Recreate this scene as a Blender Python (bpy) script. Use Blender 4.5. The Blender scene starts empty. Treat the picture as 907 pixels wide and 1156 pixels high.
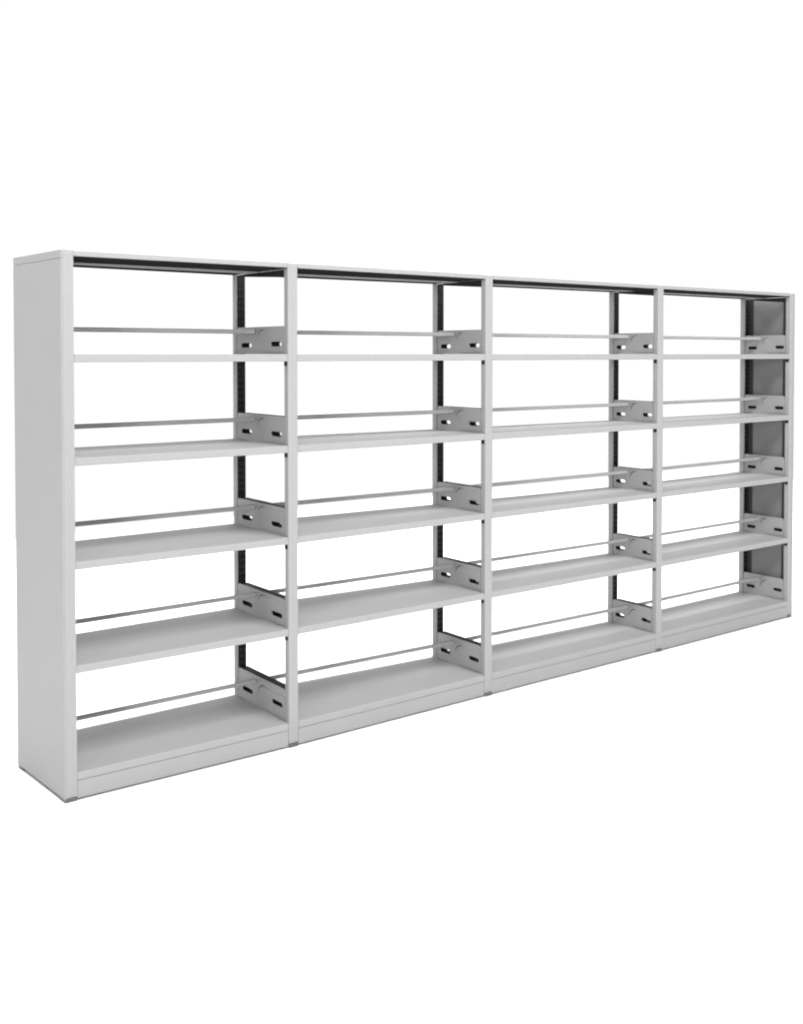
import bpy, bmesh, math
from mathutils import Vector

scene = bpy.context.scene
COL = scene.collection

# ------------------------------------------------------------------ layout (metres)
XP = [0.0, 0.9724, 2.1061, 3.4082, 4.7158]            # upright centre lines
YF = [0.0138, -0.0091, -0.0031, -0.0044, 0.0027]      # front face of each upright frame
DP = [0.4696, 0.5001, 0.4214, 0.3709, 0.3765]         # depth of each upright frame
SKEW = [-0.031, 0, 0, 0, 0]                           # sideways lean of the frame towards the back
H = 2.10
FOOT = 0.022
LIFT = 0.004                                          # the unit is drawn this much above the floor, then set down
HW = 0.024                                            # half width of an upright
PD_F, PD_B = 0.036, 0.038                             # depth of front and back posts
BR = 0.0212                                            # bracket plane off the centre line
LIP = 0.030
TOPS = [1.707, 1.314, 0.918, 0.521, 0.111]            # shelf top surfaces


def P(k, t, dx):
    """plan point on frame k: t metres behind its front face (negative t counts from the back)"""
    d = t if t >= 0 else DP[k] + t
    if t == 0 and math.copysign(1, t) < 0:
        d = DP[k]
    return (XP[k] + dx + SKEW[k] * d / DP[k], YF[k] + d)


def lerp(a, b, s):
    return a + (b - a) * s


# ------------------------------------------------------------------ materials
def paint(name, base, rough, var=0.012, bump=0.004, scale=900.0, spec=0.4):
    m = bpy.data.materials.new(name)
    m.use_nodes = True
    nt = m.node_tree
    b = nt.nodes["Principled BSDF"]
    b.inputs["Roughness"].default_value = rough
    b.inputs["Specular IOR Level"].default_value = spec
    tc = nt.nodes.new("ShaderNodeTexCoord")
    n1 = nt.nodes.new("ShaderNodeTexNoise")
    n1.inputs["Scale"].default_value = 7.0
    n1.inputs["Detail"].default_value = 4.0
    r = nt.nodes.new("ShaderNodeValToRGB")
    r.color_ramp.elements[0].position = 0.3
    r.color_ramp.elements[1].position = 0.7
    lo, hi = base * (1 - var), base * (1 + var)
    r.color_ramp.elements[0].color = (lo, lo, lo, 1)
    r.color_ramp.elements[1].color = (hi, hi, hi, 1)
    nt.links.new(tc.outputs["Object"], n1.inputs["Vector"])
    nt.links.new(n1.outputs["Fac"], r.inputs["Fac"])
    nt.links.new(r.outputs["Color"], b.inputs["Base Color"])
    n2 = nt.nodes.new("ShaderNodeTexNoise")
    n2.inputs["Scale"].default_value = scale
    n2.inputs["Detail"].default_value = 2.0
    bp = nt.nodes.new("ShaderNodeBump")
    bp.inputs["Strength"].default_value = 0.15
    bp.inputs["Distance"].default_value = bump * 0.1
    nt.links.new(tc.outputs["Object"], n2.inputs["Vector"])
    nt.links.new(n2.outputs["Fac"], bp.inputs["Height"])
    nt.links.new(bp.outputs["Normal"], b.inputs["Normal"])
    return m


GREY = paint("grey_powder_coat", 0.226, 0.6, spec=0.12)
DARK = paint("black_steel_and_shade", 0.018, 0.9, var=0.15, spec=0.0)  # black parts; on post strips and top underside it stands in for shade
SLOT_SHADE = paint("slot_edge_and_shade", 0.022, 0.5, spec=0.3)  # slots, and the painted shadow plate beside the end panel
PANEL_SHADE = paint("inner_panel_shade", 0.135, 0.8, spec=0.05)  # shade of the end panel's inner face put into the colour
RIB = paint("raw_steel_rib", 0.20, 0.8, spec=0.05)
BLACK = paint("gap_shade_black", 0.008, 0.6, spec=0.1)  # paints the shade inside the bracket gaps
FOOTM = paint("grey_plastic", 0.07, 0.5)
ZINC = paint("pale_zinc_bar", 0.33, 0.6, spec=0.12)
WHITE = paint("white_studio_floor", 0.55, 0.9, var=0.0, bump=0.0, spec=0.0)


# ------------------------------------------------------------------ mesh helpers
def link(name, bm, mats, parent=None, smooth=False):
    me = bpy.data.meshes.new(name)
    bmesh.ops.recalc_face_normals(bm, faces=bm.faces[:])
    bm.to_mesh(me)
    bm.free()
    for m in (mats if isinstance(mats, (list, tuple)) else [mats]):
        me.materials.append(m)
    if smooth:
        for p in me.polygons:
            p.use_smooth = True
    o = bpy.data.objects.new(name, me)
    COL.objects.link(o)
    if parent is not None:
        o.parent = parent
    return o


def prism(bm, pts, z0, z1, bevel=0.0, seg=2, vertical_only=False):
    """extrude a plan polygon from z0 to z1"""
    lo = [bm.verts.new((x, y, z0)) for x, y in pts]
    hi = [bm.verts.new((x, y, z1)) for x, y in pts]
    n = len(pts)
    fs = [bm.faces.new(lo[::-1]), bm.faces.new(hi)]
    for i in range(n):
        fs.append(bm.faces.new((lo[i], lo[(i + 1) % n], hi[(i + 1) % n], hi[i])))
    if bevel:
        es = {e for f in fs for e in f.edges}
        if vertical_only:
            es = {e for e in es if abs(e.verts[0].co.z - e.verts[1].co.z) > 1e-5}
        bmesh.ops.bevel(bm, geom=list(es), offset=bevel, segments=seg, profile=0.5,
                        affect='EDGES', clamp_overlap=True)


def plate(bm, k, x0, x1, outline, holes):
    """plate standing on frame k: outline / holes in (t, z), thickness from x0 to x1 off the centre line"""
    loops = [outline] + holes
    layers = []
    for dx in (x0, x1):
        vs, es = [], []
        for lp in loops:
            v = []
            for t, z in lp:
                x, y = P(k, t, dx)
                v.append(bm.verts.new((x, y, z)))
            es += [bm.edges.new((v[i], v[(i + 1) % len(v)])) for i in range(len(v))]
            vs.append(v)
        bmesh.ops.triangle_fill(bm, use_beauty=True, use_dissolve=False, edges=es)
        layers.append(vs)
    for a, b in zip(*layers):
        n = len(a)
        for i in range(n):
            bm.faces.new((a[i], a[(i + 1) % n], b[(i + 1) % n], b[i]))


def oblong(tc, zc, length, height, n=6):
    r = height / 2
    pts = []
    for sgn, a0 in ((1, -90), (-1, 90)):
        for i in range(n + 1):
            a = math.radians(a0 + 180 * i / n)
            pts.append((tc + sgn * (length / 2 - r) + r * math.cos(a), zc + r * math.sin(a)))
    return pts


# ------------------------------------------------------------------ the shelving unit
unit = bpy.data.objects.new("shelving_unit", None)
COL.objects.link(unit)
unit.location.z = -LIFT
unit["label"] = "long light grey steel library shelving unit of four open bays with five shelves each"
unit["category"] = "shelving unit"


def rect(k, t0, t1, x0, x1):
    return [P(k, t0, x0), P(k, t0, x1), P(k, t1, x1), P(k, t1, x0)]


def strip(k, front, x0, x1, parent):
    """strip with shade in its colour on the inner face of a post, with two columns of slots"""
    bm = bmesh.new()
    if front:
        t0, t1 = PD_F + 0.0003, PD_F + 0.0023
    else:
        t0, t1 = DP[k] - PD_B - 0.0023, DP[k] - PD_B - 0.0003
    prism(bm, rect(k, t0, t1, x0, x1), FOOT + 0.02, H - 0.03)  # dark strip carries the shade of the slotted post face
    nf = len(bm.faces)
    ts = (t1, t1 + 0.0006) if front else (t0 - 0.0006, t0)
    z = FOOT + 0.06
    c = (x0 + x1) / 2
    while z < H - 0.08:
        for off in (-0.009, 0.009):
            prism(bm, rect(k, ts[0], ts[1], c + off - 0.003, c + off + 0.003), z, z + 0.012)
        z += 0.03
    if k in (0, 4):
        # dark plate along the end panel, painted in place of its shadow
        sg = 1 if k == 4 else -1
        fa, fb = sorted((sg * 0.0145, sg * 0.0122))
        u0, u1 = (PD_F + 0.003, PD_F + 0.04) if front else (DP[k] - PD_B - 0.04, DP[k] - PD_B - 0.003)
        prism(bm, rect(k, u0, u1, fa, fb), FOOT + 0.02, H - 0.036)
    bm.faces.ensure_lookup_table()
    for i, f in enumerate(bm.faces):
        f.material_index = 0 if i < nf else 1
    return link("slotted_shade_strip", bm, [DARK, SLOT_SHADE], parent)


for k in range(5):
    left_end, right_end = k == 0, k == 4
    x0 = -0.0178 if left_end else -HW
    x1 = 0.0178 if right_end else HW
    for front in (True, False):
        bm = bmesh.new()
        if front:
            prism(bm, rect(k, 0.0, PD_F, x0, x1), FOOT, H, bevel=0.0012 if k == 0 else 0.005, seg=3)
            # shallow rolled rib down the front face
            c = (x0 + x1) / 2
            prism(bm, rect(k, -0.0, 0.004, c - 0.007, c + 0.007) if False else
                  [(P(k, 0, c - 0.006)[0], YF[k] - 0.0012), (P(k, 0, c + 0.006)[0], YF[k] - 0.0012),
                   P(k, 0.003, c + 0.006), P(k, 0.003, c - 0.006)], FOOT + 0.008, H - 0.008,
                  bevel=0.001, seg=1)
        else:
            prism(bm, rect(k, DP[k] - PD_B, DP[k], x0, x1), FOOT, H, bevel=0.004, seg=2)
        post = link("upright", bm, GREY, unit)
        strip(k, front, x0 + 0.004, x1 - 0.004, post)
        # levelling foot
        bm = bmesh.new()
        fx0, fx1 = (-HW if left_end else x0), (HW if right_end else x1)
        if front:
            prism(bm, rect(k, 0.001, PD_F + 0.01, fx0 + 0.001, fx1 - 0.001), LIFT, FOOT - 0.001, bevel=0.003)
        else:
            prism(bm, rect(k, DP[k] - PD_B - 0.008, DP[k] - 0.002, fx0 + 0.001, fx1 - 0.001), LIFT, FOOT - 0.001, bevel=0.003)
        link("foot", bm, FOOTM, post)
    if left_end or right_end:
        o0, o1 = (-HW, -0.018) if left_end else (0.018, HW)
        bm = bmesh.new()
        prism(bm, rect(k, 0.0, DP[k], o0, o1), FOOT - 0.004, H - 0.0322, bevel=0.0014, seg=2)
        panel = link("end_panel", bm, GREY, unit)
        bm = bmesh.new()
        prism(bm, rect(k, 0.0, DP[k], o0, o1), H - 0.031, H, bevel=0.0014, seg=2)
        link("top_cap", bm, GREY, panel)
        # added sheet that paints the shade on the end panel's inner face
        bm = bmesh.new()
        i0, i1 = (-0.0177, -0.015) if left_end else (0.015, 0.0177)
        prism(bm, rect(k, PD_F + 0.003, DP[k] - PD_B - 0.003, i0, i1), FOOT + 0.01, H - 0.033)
        link("panel_shade_sheet", bm, PANEL_SHADE, panel)


def shelf_outline(k, t_front=0.003, t_back=0.003, wide=True):
    a, b = HW + 0.0006, (BR - 0.001) if wide else HW + 0.0006
    e0 = 0.0125 if k == 0 else None
    q = k + 1
    pts = [P(k, t_front, a), P(q, t_front, -a)]
    if wide:
        pts += [P(q, PD_F + 0.003, -a), P(q, PD_F + 0.003, -b),
                P(q, DP[q] - PD_B - 0.003, -b), P(q, DP[q] - PD_B - 0.003, -a)]
    pts += [P(q, DP[q] - t_back, -a), P(k, DP[k] - t_back, a)]
    if wide:
        pts += [P(k, DP[k] - PD_B - 0.003, a), P(k, DP[k] - PD_B - 0.003, b),
                P(k, PD_F + 0.003, b), P(k, PD_F + 0.003, a)]
    return pts


def bracket_outline(k, z, h):
    t0, t1 = PD_F + 0.0008, DP[k] - PD_B - 0.0028
    pts = [(t0, z), (t1, z), (t1, z + h - 0.012)]
    for i in range(1, 5):
        a = math.radians(90 * i / 4)
        pts.append((t1 - 0.012 + 0.012 * math.cos(a), z + h - 0.012 + 0.012 * math.sin(a)))
    pts += [(t0 + 0.012, z + h)]
    for i in range(1, 5):
        a = math.radians(90 + 90 * i / 4)
        pts.append((t0 + 0.012 + 0.012 * math.cos(a), z + h - 0.012 + 0.012 * math.sin(a)))
    return pts


def hole_loops(k, zt):
    up = 0.012 if zt < 0.2 else 0.0
    L = DP[k] * (0.175 if k == 4 else 0.19)
    return [oblong(DP[k] * 0.205, zt + 0.045 + up * 1.5, L, 0.0215), oblong(DP[k] * 0.745, zt + 0.041 + up, L, 0.0215)]


def crescent(k, zt):
    """thin curved slit added for a shadow line in a bracket, just behind its pressed pad"""
    d, out, inn = DP[k], [], []
    for i in range(9):
        a = math.radians(22 + 78 * i / 8)
        wdt = 0.0045 * math.sin(math.pi * (i + 0.6) / 9.2)
        for lst, off in ((inn, 0.0022), (out, 0.0022 + wdt)):
            lst.append((d * 0.44 + (d * 0.13 + off) * math.cos(a), zt + 0.03 + (0.075 + off) * math.sin(a)))
    return inn + out[::-1]


for k in range(4):
    q = k + 1
    for row, zt in enumerate(TOPS):
        h = 0.138 if row == 4 else 0.122
        bm = bmesh.new()
        prism(bm, shelf_outline(k), zt - LIP, zt, bevel=0.003, seg=2)
        shelf = link("shelf", bm, GREY, unit)
        # side brackets at both ends, each with two oblong holes
        for f, sgn in ((k, 1), (q, -1)):
            bm = bmesh.new()
            plate(bm, f, sgn * BR, sgn * (BR - 0.0015), bracket_outline(f, zt + 0.0008, h),
                  hole_loops(f, zt) + [crescent(f, zt)])  # curved slit shows black behind, drawn as the shadow by the bar end
            br = link("side_bracket", bm, GREY, shelf)
            # raised pressed pad round the front hole, its rear edge a quarter arc
            bm = bmesh.new()
            d = DP[f]
            c, rr = d * 0.44, min(0.075, h - 0.03)
            ol = [(PD_F + 0.002, zt + 0.012), (c, zt + 0.012)]
            for i in range(9):
                a = math.radians(90 * i / 8)
                ol.append((c - 0.0 + d * 0.13 * math.cos(a), zt + 0.03 + rr * math.sin(a)))
            ol += [(PD_F + 0.002, zt + 0.03 + rr)]
            plate(bm, f, sgn * (BR + 0.0032), sgn * (BR + 0.0002), ol, hole_loops(f, zt)[:1])
            link("pressed_pad", bm, GREY, shelf)
        # black block added for the shade behind the right-hand bracket (fills the gap to the next bay's bracket)
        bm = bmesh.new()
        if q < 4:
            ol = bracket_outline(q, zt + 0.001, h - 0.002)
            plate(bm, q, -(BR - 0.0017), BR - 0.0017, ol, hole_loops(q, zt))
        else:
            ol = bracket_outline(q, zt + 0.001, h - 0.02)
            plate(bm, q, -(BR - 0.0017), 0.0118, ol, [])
        link("gap_shade", bm, BLACK, shelf)
        # flat book stop bar between the two brackets
        f0 = 0.565
        z = zt + (0.115 if row == 4 else 0.101)
        xa, xb = BR + 0.001, -BR - 0.003
        bm = bmesh.new()
        prism(bm, [P(k, DP[k] * f0, xa), P(q, DP[q] * f0, xb), P(q, DP[q] * f0 + 0.012, xb), P(k, DP[k] * f0 + 0.012, xa)],
              z - 0.0098, z + 0.0098, bevel=0.0045, seg=3)
        link("book_stop_bar", bm, ZINC, shelf)
        # hooks that hang the shelf in the posts
        if row < 4:
            for f, sgn in ((k, 1), (q, -1)):
                bm = bmesh.new()
                xa, xb = sorted((sgn * (HW + 0.0004), sgn * (HW + 0.003)))
                prism(bm, rect(f, 0.008, 0.03, xa, xb), zt - LIP - 0.02, zt - LIP - 0.0005)
                link("hook", bm, DARK, shelf)
    # kick plate under the bottom shelf
    bm = bmesh.new()
    a = HW + 0.0006
    prism(bm, [P(k, 0.004, a), P(q, 0.004, -a), P(q, 0.02, -a), P(k, 0.02, a)], LIFT + 0.007, TOPS[4] - LIP - 0.0016, bevel=0.002)
    link("kick_plate", bm, GREY, unit)
    # top panel, underside shade painted as a dark sheet, paler stiffening rib
    bm = bmesh.new()
    prism(bm, [P(k, 0.002, a), P(q, 0.002, -a), P(q, DP[q] - 0.002, -a), P(k, DP[k] - 0.002, a)], H - 0.022, H - 0.001, bevel=0.002)
    top = link("top_panel", bm, GREY, unit)
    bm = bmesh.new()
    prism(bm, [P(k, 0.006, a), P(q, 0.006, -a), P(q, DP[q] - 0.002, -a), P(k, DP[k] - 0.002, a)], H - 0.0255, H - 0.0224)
    link("underside_shade", bm, DARK, top)  # black colour stands in for the shade under the top
    bm = bmesh.new()
    prism(bm, [P(k, DP[k] * .47, a), P(q, DP[q] * .47, -a), P(q, DP[q] * .68, -a), P(k, DP[k] * .68, a)], H - 0.0285, H - 0.0258, bevel=0.002)
    link("stiffening_rib", bm, RIB, top)
    for f, sgn in ((k, 1), (q, -1)):
        bm = bmesh.new()
        t0, t1 = PD_F + 0.001, DP[f] - PD_B - 0.003
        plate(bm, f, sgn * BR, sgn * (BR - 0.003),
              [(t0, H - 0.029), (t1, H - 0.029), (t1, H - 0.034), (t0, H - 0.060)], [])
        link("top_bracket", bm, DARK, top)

# ------------------------------------------------------------------ white studio floor
# one sheet of white studio paper; past its edge only the white studio backdrop is seen
bm = bmesh.new()
bm.faces.new([bm.verts.new(v) for v in ((-9, -9, 0), (11.5, -9, 0), (11.5, 6.0, 0), (-9, 6.0, 0))])
floor = link("floor", bm, WHITE)
floor["kind"] = "structure"
floor["label"] = "plain white studio floor under the grey shelving unit"

# ------------------------------------------------------------------ light
w = bpy.data.worlds.new("World")
scene.world = w
w.use_nodes = True
nt = w.node_tree
bg = nt.nodes["Background"]
tc = nt.nodes.new("ShaderNodeTexCoord")
# white paper backdrop behind the unit, dimmer studio in front of it
dot = nt.nodes.new("ShaderNodeVectorMath")
dot.operation = 'DOT_PRODUCT'
dot.inputs[1].default_value = (0.62, 0.78, 0.0)
mr = nt.nodes.new("ShaderNodeMapRange")
mr.inputs["From Min"].default_value = -0.1
mr.inputs["From Max"].default_value = 0.25
mr.inputs["To Min"].default_value = 0.05
mr.inputs["To Max"].default_value = 1.02
nt.links.new(tc.outputs["Generated"], dot.inputs[0])
nt.links.new(dot.outputs["Value"], mr.inputs["Value"])
bg.inputs["Color"].default_value = (1, 1, 1, 1)
nt.links.new(mr.outputs["Result"], bg.inputs["Strength"])


def area(name, loc, target, size, power):
    l = bpy.data.lights.new(name, 'AREA')
    l.shape = 'RECTANGLE'
    l.size, l.size_y = size
    l.energy = power
    o = bpy.data.objects.new(name, l)
    COL.objects.link(o)
    o.location = loc
    o.rotation_euler = (Vector(target) - Vector(loc)).to_track_quat('-Z', 'Y').to_euler()
    return o


area("key_softbox", (1.2, -4.9, 7.8), (2.3, 0.0, 0.6), (7, 2.2), 1800)
area("side_fill", (-10.0, -7.6, 2.6), (2.3, 0.2, 0.9), (4, 3), 1350)  # unseen lamp added to brighten the left-facing brackets
area("overhead_fill", (4.2, 0.45, 8.5), (4.2, 0.9, 0), (18, 1.2), 2600)  # unseen lamp added to whiten the floor around the unit
area("backdrop_fill", (4.0, 4.3, 7.0), (4.0, 6.6, 0.0), (22, 2), 1400)  # unseen lamp added to whiten the floor behind the unit

# ------------------------------------------------------------------ camera
cd = bpy.data.cameras.new("camera")
cam = bpy.data.objects.new("camera", cd)
COL.objects.link(cam)
cam.location = (-1.4093, -3.9325, 1.7093 - LIFT)
cam.rotation_euler = (math.pi / 2 - 0.0252, 0, -0.6473)
cd.sensor_fit = 'HORIZONTAL'
cd.sensor_width = 36.0
cd.lens = 36.0 * 1200 / 907
cd.shift_y = -(578 - 429.6) / 907
cd.clip_start = 0.05
cd.clip_end = 500
scene.camera = cam

scene.render.engine = 'CYCLES'
scene.view_settings.view_transform = 'Standard'
scene.view_settings.look = 'None'
scene.view_settings.exposure = 0.0
scene.view_settings.gamma = 1.0
scene.cycles.max_bounces = 8
scene.cycles.use_denoising = True
scene.cycles.pixel_filter_type = 'BLACKMAN_HARRIS'
scene.cycles.filter_width = 2.2
